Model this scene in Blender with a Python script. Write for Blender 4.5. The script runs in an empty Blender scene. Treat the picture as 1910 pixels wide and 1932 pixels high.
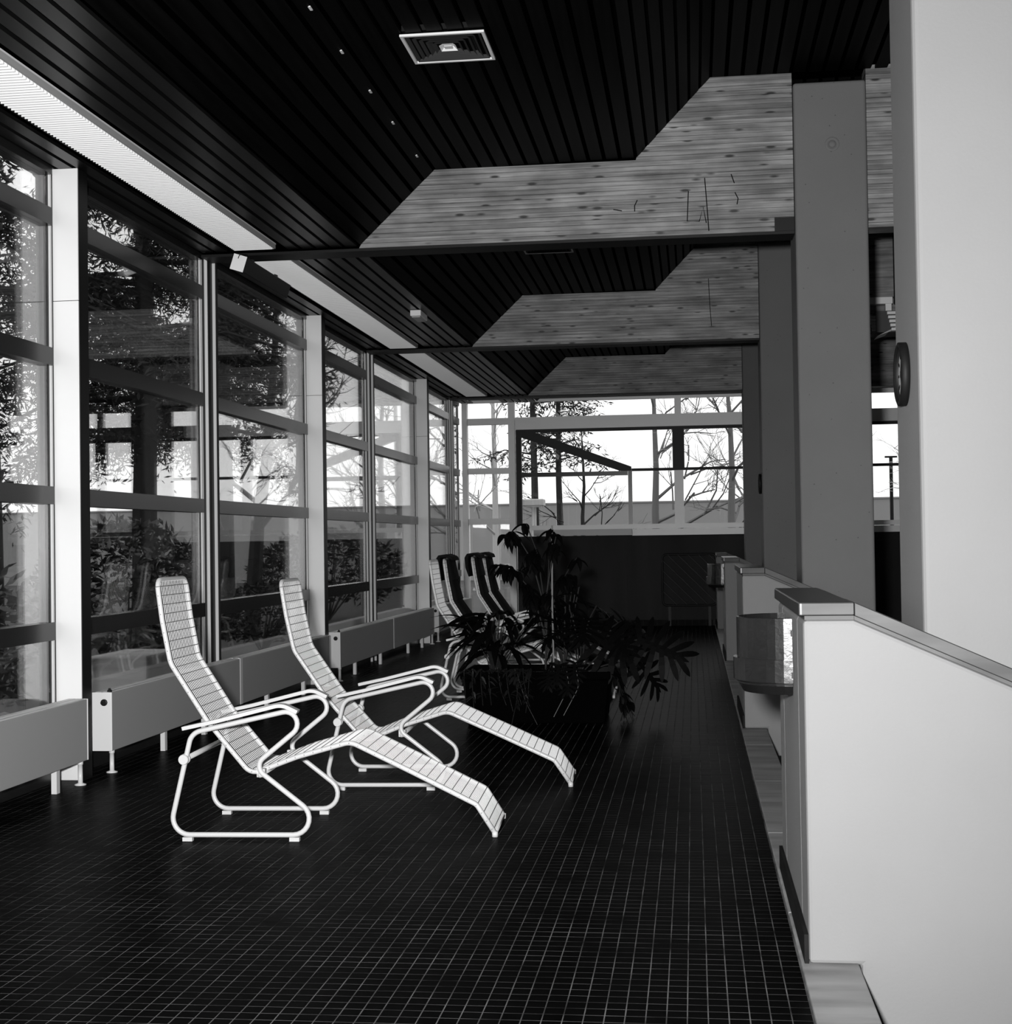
import bpy, math, random
from mathutils import Vector, Matrix
random.seed(7)
S = bpy.context.scene
COL = S.collection

# ------------------------------------------------------------ camera
F, YAW, PIT, ROLL, EYE = 2754.6, .12725, .020786, -.01459, 1.3
fw = Vector((-math.sin(YAW)*math.cos(PIT), math.cos(YAW)*math.cos(PIT), math.sin(PIT)))
r0 = Vector((math.cos(YAW), math.sin(YAW), 0)); u0 = r0.cross(fw)
rt = r0*math.cos(ROLL) + u0*math.sin(ROLL); up = -r0*math.sin(ROLL) + u0*math.cos(ROLL)
cd = bpy.data.cameras.new('camera'); cam = bpy.data.objects.new('camera', cd); COL.objects.link(cam)
cd.sensor_fit = 'HORIZONTAL'; cd.sensor_width = 36; cd.lens = 36*F/1910; cd.clip_start = .05; cd.clip_end = 500
cam.matrix_world = Matrix(((rt.x, up.x, -fw.x, 0), (rt.y, up.y, -fw.y, 0), (rt.z, up.z, -fw.z, EYE), (0, 0, 0, 1)))
S.camera = cam
# ------------------------------------------------------------ sky, flash, exposure
W = bpy.data.worlds.new('sky'); S.world = W; W.use_nodes = True
bg = W.node_tree.nodes['Background']; bg.inputs[0].default_value = (.95, .95, .95, 1); bg.inputs[1].default_value = 1.6
fl = bpy.data.lights.new('camera_flash', 'SPOT'); fl.energy = 3700; fl.shadow_soft_size = .07; fl.spot_size = math.radians(92); fl.spot_blend = 1.0
flo = bpy.data.objects.new('camera_flash', fl); flo.location = (-.175, .0, 1.46); flo.rotation_euler = (math.radians(94), 0, math.radians(6)); COL.objects.link(flo)
S.view_settings.view_transform = 'Standard'; S.view_settings.look = 'None'
S.view_settings.exposure = 0.0; S.view_settings.gamma = 1.0
try: S.view_settings.use_curve_mapping = False
except Exception: pass

# ------------------------------------------------------------ materials
def gray(v): return (v, v, v, 1)
def mat(name, v, rough=.6, metal=0., spec=.5, noise=None, speck=None, bump=0., bscale=60.):
    """v base value; noise=(scale, amount, stretch xyz); speck=(scale, size, value)"""
    m = bpy.data.materials.new(name); m.use_nodes = True
    nt = m.node_tree; p = nt.nodes['Principled BSDF']
    p.inputs['Base Color'].default_value = gray(v); p.inputs['Roughness'].default_value = rough
    p.inputs['Metallic'].default_value = metal; p.inputs['Specular IOR Level'].default_value = spec
    tc = nt.nodes.new('ShaderNodeTexCoord'); col = None
    if noise:
        mp = nt.nodes.new('ShaderNodeMapping'); mp.inputs['Scale'].default_value = noise[2] if len(noise) > 2 else (1, 1, 1)
        nt.links.new(tc.outputs['Object'], mp.inputs[0])
        n = nt.nodes.new('ShaderNodeTexNoise'); n.inputs['Scale'].default_value = noise[0]; n.inputs['Detail'].default_value = 5
        nt.links.new(mp.outputs[0], n.inputs[0])
        r = nt.nodes.new('ShaderNodeValToRGB')
        r.color_ramp.elements[0].position = .3; r.color_ramp.elements[1].position = .7
        r.color_ramp.elements[0].color = gray(v*(1-noise[1])); r.color_ramp.elements[1].color = gray(min(1, v*(1+noise[1])))
        nt.links.new(n.outputs[0], r.inputs[0]); col = r.outputs[0]
    if speck:
        vo = nt.nodes.new('ShaderNodeTexVoronoi'); vo.inputs['Scale'].default_value = speck[0]
        nt.links.new(tc.outputs['Object'], vo.inputs[0])
        r2 = nt.nodes.new('ShaderNodeValToRGB'); r2.color_ramp.elements[0].position = speck[1]*.7; r2.color_ramp.elements[1].position = speck[1]
        r2.color_ramp.elements[0].color = gray(1); r2.color_ramp.elements[1].color = gray(0)
        nt.links.new(vo.outputs['Distance'], r2.inputs[0])
        mx = nt.nodes.new('ShaderNodeMix'); mx.data_type = 'RGBA'
        nt.links.new(r2.outputs[0], mx.inputs[0])
        if col: nt.links.new(col, mx.inputs[6])
        else: mx.inputs[6].default_value = gray(v)
        mx.inputs[7].default_value = gray(speck[2]); col = mx.outputs[2]
    if col: nt.links.new(col, p.inputs['Base Color'])
    if bump:
        nb = nt.nodes.new('ShaderNodeTexNoise'); nb.inputs['Scale'].default_value = bscale; nb.inputs['Detail'].default_value = 4
        nt.links.new(tc.outputs['Object'], nb.inputs[0])
        b = nt.nodes.new('ShaderNodeBump'); b.inputs['Strength'].default_value = bump; b.inputs['Distance'].default_value = .01
        nt.links.new(nb.outputs[0], b.inputs['Height']); nt.links.new(b.outputs[0], p.inputs['Normal'])
    return m

def mat_lamella():
    m = mat('spruce_lamella', .3, .55); nt = m.node_tree; p = nt.nodes['Principled BSDF']; tc = [n for n in nt.nodes if n.type == 'TEX_COORD'][0]
    oi = nt.nodes.new('ShaderNodeObjectInfo')
    vm = nt.nodes.new('ShaderNodeVectorMath'); vm.operation = 'SCALE'; vm.inputs[0].default_value = (37, 11, 0); nt.links.new(oi.outputs['Random'], vm.inputs['Scale'])
    ad = nt.nodes.new('ShaderNodeVectorMath'); ad.operation = 'ADD'; nt.links.new(tc.outputs['Object'], ad.inputs[0]); nt.links.new(vm.outputs[0], ad.inputs[1])
    def noise(scale, st, det):
        mp = nt.nodes.new('ShaderNodeMapping'); mp.inputs['Scale'].default_value = st; nt.links.new(ad.outputs[0], mp.inputs[0])
        n = nt.nodes.new('ShaderNodeTexNoise'); n.inputs['Scale'].default_value = scale; n.inputs['Detail'].default_value = det; nt.links.new(mp.outputs[0], n.inputs[0]); return n.outputs[0]
    a = noise(3.6, (.5, 1, 13), 8)
    r = nt.nodes.new('ShaderNodeValToRGB'); e = r.color_ramp.elements
    e[0].position = .30; e[0].color = gray(.085); e[1].position = .66; e[1].color = gray(.25); nt.links.new(a, r.inputs[0])
    # blotches that run across several lamellas
    mpb = nt.nodes.new('ShaderNodeMapping'); mpb.inputs['Scale'].default_value = (1.0, 1, 2.2)
    gb = nt.nodes.new('ShaderNodeNewGeometry'); nt.links.new(gb.outputs['Position'], mpb.inputs[0])
    nb = nt.nodes.new('ShaderNodeTexNoise'); nb.inputs['Scale'].default_value = 3.2; nb.inputs['Detail'].default_value = 5; nt.links.new(mpb.outputs[0], nb.inputs[0])
    rb = nt.nodes.new('ShaderNodeMapRange'); rb.inputs[1].default_value = .35; rb.inputs[2].default_value = .65; rb.inputs[3].default_value = .6; rb.inputs[4].default_value = 1.2; nt.links.new(nb.outputs[0], rb.inputs[0])
    # knots
    mp = nt.nodes.new('ShaderNodeMapping'); mp.inputs['Scale'].default_value = (2.1, 1, 7); nt.links.new(ad.outputs[0], mp.inputs[0])
    vo = nt.nodes.new('ShaderNodeTexVoronoi'); vo.inputs['Scale'].default_value = 2.2; nt.links.new(mp.outputs[0], vo.inputs[0])
    r2 = nt.nodes.new('ShaderNodeValToRGB'); e = r2.color_ramp.elements; e[0].position = .10; e[0].color = gray(.03); e[1].position = .21; e[1].color = gray(1); nt.links.new(vo.outputs['Distance'], r2.inputs[0])
    mul = nt.nodes.new('ShaderNodeMix'); mul.data_type = 'RGBA'; mul.blend_type = 'MULTIPLY'; mul.inputs[0].default_value = 1
    nt.links.new(r.outputs[0], mul.inputs[6]); nt.links.new(r2.outputs[0], mul.inputs[7])
    mr = nt.nodes.new('ShaderNodeMapRange'); mr.inputs[3].default_value = .78; mr.inputs[4].default_value = 1.15; nt.links.new(oi.outputs['Random'], mr.inputs[0])
    m2 = nt.nodes.new('ShaderNodeMix'); m2.data_type = 'RGBA'; m2.blend_type = 'MULTIPLY'; m2.inputs[0].default_value = 1
    mm = nt.nodes.new('ShaderNodeMath'); mm.operation = 'MULTIPLY'; nt.links.new(mr.outputs[0], mm.inputs[0]); nt.links.new(rb.outputs[0], mm.inputs[1])
    nt.links.new(mul.outputs[2], m2.inputs[6]); nt.links.new(mm.outputs[0], m2.inputs[7]); nt.links.new(m2.outputs[2], p.inputs['Base Color'])
    return m

def mat_glass():
    m = bpy.data.materials.new('window_glass'); m.use_nodes = True; nt = m.node_tree; nt.nodes.clear()
    out = nt.nodes.new('ShaderNodeOutputMaterial'); mix = nt.nodes.new('ShaderNodeMixShader')
    tr = nt.nodes.new('ShaderNodeBsdfTransparent'); tr.inputs[0].default_value = gray(.95)
    gl = nt.nodes.new('ShaderNodeBsdfGlossy'); gl.inputs['Roughness'].default_value = 0.0; gl.inputs[0].default_value = gray(.95)
    fr = nt.nodes.new('ShaderNodeFresnel'); ge = nt.nodes.new('ShaderNodeNewGeometry')
    ior = nt.nodes.new('ShaderNodeMapRange'); ior.inputs[3].default_value = 1.52; ior.inputs[4].default_value = 1/1.52   # same reflection from both faces of the pane
    nt.links.new(ge.outputs['Backfacing'], ior.inputs[0]); nt.links.new(ior.outputs[0], fr.inputs[0]); nt.links.new(fr.outputs[0], mix.inputs[0])
    nt.links.new(tr.outputs[0], mix.inputs[1]); nt.links.new(gl.outputs[0], mix.inputs[2]); nt.links.new(mix.outputs[0], out.inputs[0])
    return m

M = dict(
    tile=mat('black_floor_tile', .0012, .36, spec=.006, noise=(9, .5)), grout=mat('grey_grout', .062, .9, spec=.1, noise=(5, .9)),
    concrete=mat('fair_faced_concrete', .115, .85, noise=(1.6, .06), speck=(14, .075, .06), bump=.15, bscale=120),
    plaster=mat('pale_plaster', .145, .85, noise=(1.3, .05), bump=.08, bscale=90),
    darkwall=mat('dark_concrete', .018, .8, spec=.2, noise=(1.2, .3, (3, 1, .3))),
    ledge=mat('pale_stone_ledge', .19, .6, noise=(5, .35, (.4, 1.6, 1))),
    base=mat('skirting_tile', .006, .8, spec=.1, noise=(6, .6)),
    white=mat('white_enamel', .64, .4), lounger=mat('white_lacquer', .46, .35),
    wire=mat('white_plastic_cord', .62, .4), cross=mat('grey_cross_wire', .1, .5),
    lamella=mat_lamella(), board=mat('dark_stained_board', .0020, .45, spec=.015, noise=(3, .5, (8, .4, 8))), boardsoff=mat('brown_soffit_board', .005, .33, spec=.2, noise=(3, .5, (8, .4, 8))),
    void=mat('black_void', .0004, 1, spec=0.), railw=mat('oiled_rail_wood', .016, .35, noise=(2.5, .35, (3, .4, 6))), railedge=mat('pale_rail_edge', .065, .6, spec=.2, noise=(2.5, .25, (1, .5, 6))),
    alu=mat('bright_aluminium', .55, .35), anod=mat('dark_anodised_aluminium', .012, .25, spec=.25), shade_strip=mat('black_shade_strip', .005, .6), steel=mat('black_steel', .004, .5, spec=.2),
    glass=mat_glass(), heatpanel=mat('grey_heater_panel', .33, .45), heatwhite=mat('white_heater_case', .6, .4), slot=mat('dark_slot', .02, .6),
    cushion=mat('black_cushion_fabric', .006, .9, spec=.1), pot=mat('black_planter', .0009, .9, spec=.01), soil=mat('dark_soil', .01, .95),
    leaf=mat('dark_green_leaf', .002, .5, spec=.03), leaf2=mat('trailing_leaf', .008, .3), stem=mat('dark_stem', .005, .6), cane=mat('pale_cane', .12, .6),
    bin=mat('dark_hammered_metal', .006, .24, metal=.0, spec=.45, bump=.12, bscale=30), dial=mat('pale_dial', .35, .4), rim=mat('black_rim', .004, .6, spec=.15),
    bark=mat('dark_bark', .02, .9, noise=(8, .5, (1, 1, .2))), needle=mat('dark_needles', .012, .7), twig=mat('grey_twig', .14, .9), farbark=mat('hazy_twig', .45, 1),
    lawn=mat('winter_lawn', .03, 1, noise=(.8, .4)), paving=mat('pale_paving', .2, .9, noise=(1.2, .15)), farwall=mat('pale_far_wall', .28, 1), shrub=mat('glossy_shrub_leaf', .03, .25),
    timber=mat('pale_timber', .35, .8, noise=(2, .3, (1, 1, 8))), lampgrey=mat('pale_lamp_housing', .5, .6))

# ------------------------------------------------------------ mesh helpers
class MB:
    def __init__(s): s.v = []; s.f = []
    def box(s, x0, x1, y0, y1, z0, z1):
        n = len(s.v); s.v += [(x, y, z) for z in (z0, z1) for y in (y0, y1) for x in (x0, x1)]
        s.f += [tuple(n+i for i in q) for q in ((0, 2, 3, 1), (4, 5, 7, 6), (0, 1, 5, 4), (2, 6, 7, 3), (0, 4, 6, 2), (1, 3, 7, 5))]; return s
    def prism(s, poly, a0, a1, axis='y'):
        """poly of 2D points; axis y: (x,z); x: (y,z); z: (x,y)"""
        n = len(s.v); k = len(poly)
        for a in (a0, a1):
            for p in poly: s.v.append({'y': (p[0], a, p[1]), 'x': (a, p[0], p[1]), 'z': (p[0], p[1], a)}[axis])
        s.f.append(tuple(range(n, n+k))[::-1]); s.f.append(tuple(range(n+k, n+2*k)))
        for i in range(k): j = (i+1) % k; s.f.append((n+i, n+j, n+k+j, n+k+i))
        return s
    def tube(s, path, r, n=8, closed=False):
        P = [Vector(p) for p in path]; k = len(P); rr = r if isinstance(r, (list, tuple)) else [r]*k
        base = len(s.v); ref = None
        for i, p in enumerate(P):
            if closed: t = P[(i+1) % k]-P[i-1]
            else: t = P[min(i+1, k-1)]-P[max(i-1, 0)]
            t.normalize()
            if ref is None: ref = Vector((0, 0, 1)) if abs(t.z) < .9 else Vector((1, 0, 0))
            b = t.cross(ref)
            if b.length < 1e-4: b = t.cross(Vector((.3, 1, .2)))
            b.normalize(); a = b.cross(t); ref = a
            for j in range(n):
                w = 2*math.pi*j/n; q = p+(a*math.cos(w)+b*math.sin(w))*rr[i]; s.v.append(q[:])
        for i in range(k if closed else k-1):
            for j in range(n):
                A = base+i*n; B = base+((i+1) % k)*n; jj = (j+1) % n; s.f.append((A+j, A+jj, B+jj, B+j))
        if not closed:
            s.f.append(tuple(base+j for j in range(n))[::-1]); s.f.append(tuple(base+(k-1)*n+j for j in range(n)))
        return s
    def lathe(s, prof, c=(0, 0, 0), n=20, axis='z'):
        base = len(s.v); k = len(prof)
        for i in range(n):
            w = 2*math.pi*i/n
            for (r, h) in prof:
                q = (r*math.cos(w), r*math.sin(w), h)
                if axis == 'x': q = (h, r*math.cos(w), r*math.sin(w))
                if axis == 'y': q = (r*math.cos(w), h, r*math.sin(w))
                s.v.append((q[0]+c[0], q[1]+c[1], q[2]+c[2]))
        for i in range(n):
            for j in range(k-1):
                A = base+i*k; B = base+((i+1) % n)*k; s.f.append((A+j, B+j, B+j+1, A+j+1))
        return s
    def mesh(s, name, m, smooth=False):
        me = bpy.data.meshes.new(name); me.from_pydata(s.v, [], s.f); me.validate()
        if m: me.materials.append(M[m])
        if smooth:
            for p in me.polygons: p.use_smooth = True
        return me
    def build(s, name, m, parent=None, loc=None, smooth=False):
        return link(name, s.mesh(name, m, smooth), parent, loc)
def link(name, me, parent=None, loc=None):
    o = bpy.data.objects.new(name, me); COL.objects.link(o)
    if parent: o.parent = parent
    if loc: o.location = loc
    return o
def tag(o, label=None, cat=None, group=None, kind=None):
    for k, v in (('label', label), ('category', cat), ('group', group), ('kind', kind)):
        if v: o[k] = v
    return o
def thing(name, label, cat, loc=(0, 0, 0), rz=0, group=None, kind=None):
    o = bpy.data.objects.new(name, None); COL.objects.link(o); o.location = loc; o.rotation_euler = (0, 0, rz)
    o.empty_display_size = .1
    return tag(o, label, cat, group, kind)
def bx(name, m, parent, *a): return MB().box(*a).build(name, m, parent)
def rounded(pts, rad, n=5, closed=False):
    """fillet a polyline of 3D points; rad one number or a list"""
    P = [Vector(p) for p in pts]; k = len(P); out = []
    for i, p in enumerate(P):
        r = rad[i] if isinstance(rad, (list, tuple)) else rad
        if (not closed and i in (0, k-1)) or r <= 0: out.append(p); continue
        a = P[i-1]-p; b = P[(i+1) % k]-p; la, lb = a.length, b.length; a.normalize(); b.normalize()
        ang = a.angle(b)
        if ang > 3.1: out.append(p); continue
        d = min(r/math.tan(ang/2), la*.49, lb*.49); r = d*math.tan(ang/2)
        c = p+(a+b).normalized()*(r/math.sin(ang/2)); v0 = p+a*d-c; v1 = p+b*d-c; sw = v0.angle(v1); so = math.sin(sw)
        for j in range(n+1):
            t = j/n; out.append(c+v0*(math.sin((1-t)*sw)/so)+v1*(math.sin(t*sw)/so))
    return out
def bevel(o, w=.006, seg=2):
    md = o.modifiers.new('bevel', 'BEVEL'); md.width = w; md.segments = seg; md.limit_method = 'ANGLE'; return o

# ------------------------------------------------------------ dimensions (metres)
BAY = 5.45; YB, YF = -5.0, 22.3          # back and far wall
XG = -3.60                               # glass plane of the window wall
SOF = 3.455                              # soffit height
BEAMS = [10.29+BAY*k for k in (-2, -1, 0, 1, 2)]   # front faces
MULL = [10.5+5.46*k for k in (-2, -1, 0, 1, 2)]
POSTS = [7.915+5.46*k for k in (-2, -1, 0, 1, 2)]
PROF = [(XG-.05, SOF), (-2.36, SOF), (-1.80, 3.985), (-.355, 4.0), (.173, 4.545), (10.0, 4.55)]
STRIP = (-3.245, -2.93)
TE, PITCH = .30, .0563                   # tile edge, tile pitch

# ------------------------------------------------------------ floor
floor = tag(bx('floor', 'grout', None, XG-.2, .474, YB-.2, YF+.2, -.25, -.0006), kind='structure')
ncol = int((TE-XG)/PITCH); rows = []
y = 2.0; i = 0
while y < YF-.06:
    gap = .008 if abs(y-4.868) < PITCH/2 else .0040
    rows.append((y+gap/2, y+PITCH-.0013)); y += PITCH
def tile_top(b, x0, x1, y0, y1, z, dx=0, dy=0):
    n = len(b.v); e = .0009
    b.v += [(x0, y0, -.006), (x1, y0, -.006), (x1, y1, -.006), (x0, y1, -.006), (x0, y0, z-e), (x1, y0, z-e), (x1, y1, z-e), (x0, y1, z-e),
            (x0+e, y0+e, z), (x1-e, y0+e, z), (x1-e, y1-e, z), (x0+e, y1-e, z)]
    b.f += [tuple(n+q for q in f) for f in ((0, 1, 5, 4), (1, 2, 6, 5), (2, 3, 7, 6), (3, 0, 4, 7), (4, 5, 9, 8), (5, 6, 10, 9), (6, 7, 11, 10), (7, 4, 8, 11), (8, 9, 10, 11))]
tb = MB(); tile_top(tb, -PITCH/2+.0013, PITCH/2-.0013, -PITCH/2+.0013, PITCH/2-.0013, 0); tile_me = tb.mesh('tile', 'tile')
field = MB(); singles = 0
for (ya, yb) in rows:
    for c in range(ncol):
        xb_ = TE-c*PITCH-.0013; xa = xb_-PITCH+.0026; dz = random.uniform(-.0003, .0002)
        if 3.98 < ya < 4.86 and xa > -1.95*ya/4.0 and singles < 300 and yb-ya > .05:
            link('tile', tile_me, floor, ((xa+xb_)/2, (ya+yb)/2, dz)); singles += 1
        else: tile_top(field, xa, xb_, ya, yb, dz)
tag(field.build('tile_field', 'tile', floor), kind='stuff')

# stone ledge between the tiles and the parapet
led = thing('trim_1', 'pale stone ledge strip along the foot of the parapet', 'ledge', kind='structure')
y = 1.0
while y < YF-.3:
    L = min(1.38, YF-y); bevel(bx('ledge_slab', 'ledge', led, TE+.004, .475, y, y+L-.004, -.03, .012), .004); y += L

# ------------------------------------------------------------ parapet: cross walls that step down to the hall, with wooden caps
PIERS = [4.52+5.555*k for k in (-1, 0, 1, 2, 3)]; PL = 1.30; PX, WX, SLP = .327, .478, .442
tag(bx('floor_hall', 'darkwall', None, .48, 10.2, YB-.2, YF+.2, -2.85, -2.6), kind='structure')
plab = ['pale cross wall with sloping wooden cap behind the viewer', 'pale cross wall with sloping wooden cap under the broad pale column', 'pale cross wall with sloping wooden cap under the grey column',
        'third cross wall with sloping wooden cap in half shadow', 'last cross wall with wooden cap against the end wall']
def slope(x0, x1, top, th): return [(x0, top-th-SLP*(x0-WX)), (x1, top-th-SLP*(x1-WX)), (x1, top-SLP*(x1-WX)), (x0, top-SLP*(x0-WX))]
for k, py in enumerate(PIERS):
    par = thing('parapet', plab[k], 'parapet', (0, py, 0), kind='structure'); L = min(PL, YF-.02-py)
    body = [(PX, .0125), (WX+.004, .0125), (WX+.004, -2.6), (3.4, -2.6), (3.4, 1.05-SLP*(3.4-WX)), (WX, 1.05), (PX, 1.05)]
    spans = [(0, .26)]+([(L-.26, L)] if L > .6 else [])
    for (a, b) in spans:
        bevel(MB().prism(body, a, b, 'y').build('cross_wall', 'plaster', par), .012)
        bevel(MB().prism(slope(WX+.001, 3.3, 1.105, .042), a-.012, b+.012, 'y').build('cap_board', 'railw', par), .003)
        if a == 0: MB().prism(slope(WX+.003, 3.3, 1.102, .036), a-.0155, a-.0125, 'y').build('cap_edge', 'railedge', par)
        MB().prism(slope(WX+.001, 3.3, 1.0628, .0118), a-.003, b+.003, 'y').build('cap_packer', 'railedge', par)
    bevel(bx('pier', 'plaster', par, PX, WX, .261, L-.261 if L > .6 else L, .0125, 1.05), .012)
    bx('pier_skirting', 'base', par, PX-.014, PX-.001, .003, L, .0125, .10)
    bevel(bx('cap_board', 'railw', par, PX-.014, WX, -.012, L+.012, 1.0635, 1.105), .004)
    bx('cap_edge', 'railedge', par, PX-.004, WX-.002, -.0165, -.0125, 1.068, 1.101)
    bx('cap_packer', 'railedge', par, PX+.004, WX, -.003, L, 1.051, 1.063)
    if k+1 < len(PIERS):
        st = thing('stair_flight', 'flight of %s steps going down to the hall' % ['hidden', 'nearest', 'second', 'third'][k], 'stairs', (0, py+PL, 0), kind='structure')
        for q in range(7): bx('step', 'darkwall', st, .482+q*.385, .482+(q+1)*.385, .01, 5.555-PL-.01, -2.6, -.17*(q+1))

# ------------------------------------------------------------ columns
CY = [4.80, 10.25, 15.70, 21.15]
clab = ['broad pale concrete column with a round clock on its side', 'grey concrete column carrying the nearest wooden beam, round cap near its top',
        'dark grey concrete column behind the one with the round cap', 'last dark concrete column beside the end wall']
for k, cy in enumerate(CY):
    x0 = .727 if k == 0 else .74
    c = bevel(bx('concrete_column', 'plaster' if k == 0 else 'concrete', None, x0, x0+.52 if k == 0 else 1.235, cy, cy+.53, -2.6, 4.46 if k else 4.54), .02, 3)
    tag(c, clab[k], 'column', kind='structure')

# ------------------------------------------------------------ ceiling: dark slab, boards by bay
ceil = thing('ceiling', 'dark stepped ceiling of narrow wooden boards', 'ceiling', kind='structure')
pv = [(x, z+.06) for x, z in PROF]
MB().prism(pv+[(10.0, 4.9), (XG-.05, 4.9)], YB-.2, YF+.2, 'y').build('ceiling_void', 'void', ceil)
segs = []
for (a, b) in zip(PROF[:-1], PROF[1:]):
    A, B = Vector((a[0], 0, a[1])), Vector((b[0], 0, b[1])); segs.append((A, B))
bpos = []
for si, (A, B) in enumerate(segs):
    L = (B-A).length; d = (B-A).normalized(); n = max(1, round(L/.111)); w = L/n
    if si == 4: n = 16; w = .1115
    for q in range(n):
        c = A+d*(w*(q+.5))
        if si == 0 and STRIP[0]-.045 < c.x < STRIP[1]+.045: continue
        bpos.append((c, d, w, si))
YS = [YB]+[b for b in BEAMS]+[YF]
bays = []
for k in range(len(YS)-1):
    a = YS[k]+(.22 if k > 0 else 0); bays.append((a, YS[k+1]))
bm_cache = {}
for (ya, yb) in bays:
    for (c, d, w, si) in bpos:
        key = (round(yb-ya, 3), round(w, 4), si)
        if key not in bm_cache:
            h = w/2-.014; nrm = Vector((-d.z, 0, d.x)); b = MB()
            pts = [d*-h-nrm*.003, d*h-nrm*.003, d*h+nrm*.017, d*-h+nrm*.017]
            b.prism([(p.x, p.z) for p in pts], 0, yb-ya-.006, 'y'); bm_cache[key] = b.mesh('ceiling_board', 'boardsoff' if si == 0 else 'board')
        o = link('ceiling_board', bm_cache[key], ceil, (c.x, ya+.003, c.z+random.uniform(-.001, .001)))
# pool hall part of the ceiling beyond the built boards
bx('hall_ceiling', 'board', ceil, 2.0, 10, YB, YF, 4.551, 4.57)
# small pale board clips that show in the gaps
for (cx_, cy_, cz_) in [(-1.835, y_, 3.958) for y_ in (6.95, 7.6, 8.3, 8.95, 9.75)]+[(.06, y_, 4.41) for y_ in (7.05, 7.9)]:
    bx('board_clip', 'heatwhite', ceil, cx_-.012, cx_+.012, cy_, cy_+.05, cz_-.012, cz_-.006)

# ------------------------------------------------------------ glulam beams
LT = .0333
def lam_span(z0, z1, xr):
    def xl(z):
        if z <= 3.985: return -2.36+(z-SOF)*(.56/.53) if z > SOF else -2.36
        return -.355+(max(z, 4.0)-4.0)*(.528/.545)
    if z0 < 3.985 < z1: return [(xl(z0), z0), (xr, z0), (xr, z1), (xl(z1), z1), (-.357, 3.985), (-1.80, 3.985)]
    return [(xl(z0), z0), (xr, z0), (xr, z1), (xl(z1), z1)]
blab = {0: None, 1: None, 2: 'nearest laminated timber beam, pale with dark knots, ending at the grey column with the cap', 3: 'second laminated timber beam in half shadow behind the nearest one', 4: 'last laminated timber beam in deep shadow before the end windows'}
for k, by in enumerate(BEAMS):
    t = thing('laminated_beam', blab[k] or ['rearmost laminated beam behind the viewer', 'laminated beam over the broad pale column'][k], 'beam', (0, by, 0), kind='structure')
    xr = .735
    if k >= 2:
        z = 3.44; i = 0
        while z < 4.54:
            sp = lam_span(z+.0013, min(z+LT, 4.545)-.0013, xr)
            off = random.uniform(0, .006)
            o = MB().prism([(x, zz-z) for x, zz in sp], off, .22, 'y').build('lamella', 'lamella', t, (0, 0, z)); z += LT; i += 1
        if k == 2:
            z = 3.44
            while z < 4.54:
                MB().box(1.24, 4.5, random.uniform(0, .006), .22, .0013, LT-.0013).build('lamella', 'lamella', t, (0, 0, z)); z += LT
        else: bx('beam_body', 'lamella', t, 1.24, 9.9, 0, .22, 3.44, 4.545)
    else:
        MB().prism([(-2.36, 3.44), (xr, 3.44), (xr, 4.545), (.173, 4.545), (-.355, 4.0), (-1.8, 3.985)], 0, .22, 'y').build('beam_body', 'lamella', t)
    bx('bottom_plate', 'steel', t, XG+.06, xr, -.004, .224, 3.418, 3.437)
    if k in (2, 3):
        for ln in ([[(.123, 3.835), (.135, 3.65), (.146, 3.461)], [(.008, 3.747), (-.003, 3.535), (.081, 3.531), (.109, 3.631), (.129, 3.518)], [(.307, 3.853), (.328, 3.789)], [(.331, 3.725), (.352, 3.68), (.344, 3.639)], [(-.35, 3.70), (-.37, 3.66), (-.37, 3.62)], [(-.52, 3.64), (-.46, 3.628)]] if k == 2 else [[(.209, 4.095), (.22, 3.8), (.234, 3.582)]]):
            MB().tube([(x_, -.0015, z_) for x_, z_ in ln], .0035, 4).build('marker_stroke', 'rim', t)
    if k == 2: bx('beam_shoe', 'steel', t, .60, xr, -.006, -.001, 3.44, 3.535)

# ------------------------------------------------------------ white louvre panels in the soffit
ys = [(YB+.2, 4.6), (5.1, 10.13), (10.56, 15.58), (16.0, 20.95)]
sl = ['louvre panel of white ribs in the soffit behind the viewer', 'long white ribbed louvre panel in the soffit running up to the nearest beam',
      'white ribbed louvre panel in the soffit between the nearest and second beam', 'short white ribbed louvre panel in the soffit before the end windows']
for k, (a, b) in enumerate(ys):
    t = thing('louvre_panel', sl[k], 'ceiling panel', (0, a, SOF), group='white louvre panels in the soffit')
    m = MB(); yy = 0
    while yy < b-a-.02:
        n = len(m.v); x0, x1 = STRIP
        m.v += [(x0+.012, yy, .0), (x1-.022, yy, .0), (x1-.022, yy+.006, -.034), (x0+.012, yy+.006, -.034), (x0+.012, yy+.010, -.034), (x1-.022, yy+.010, -.034), (x1-.022, yy+.004, 0), (x0+.012, yy+.004, 0)]
        m.f += [tuple(n+i for i in f) for f in ((0, 1, 2, 3), (3, 2, 5, 4), (4, 5, 6, 7), (1, 6, 5, 2), (0, 3, 4, 7))]; yy += .036
    tag(m.build('rib_field', 'white', t), kind='stuff')
    bx('back_plate', 'white', t, STRIP[0], STRIP[1], 0, b-a, .001, .01)
    bx('edge_trim', 'heatpanel', t, STRIP[1]-.012, STRIP[1], 0, b-a, -.03, .0)
    bx('edge_trim', 'steel', t, STRIP[0], STRIP[0]+.006, 0, b-a, -.03, .0)
    bx('end_trim', 'heatpanel', t, STRIP[0], STRIP[1], b-a-.012, b-a, -.03, .0)

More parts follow.
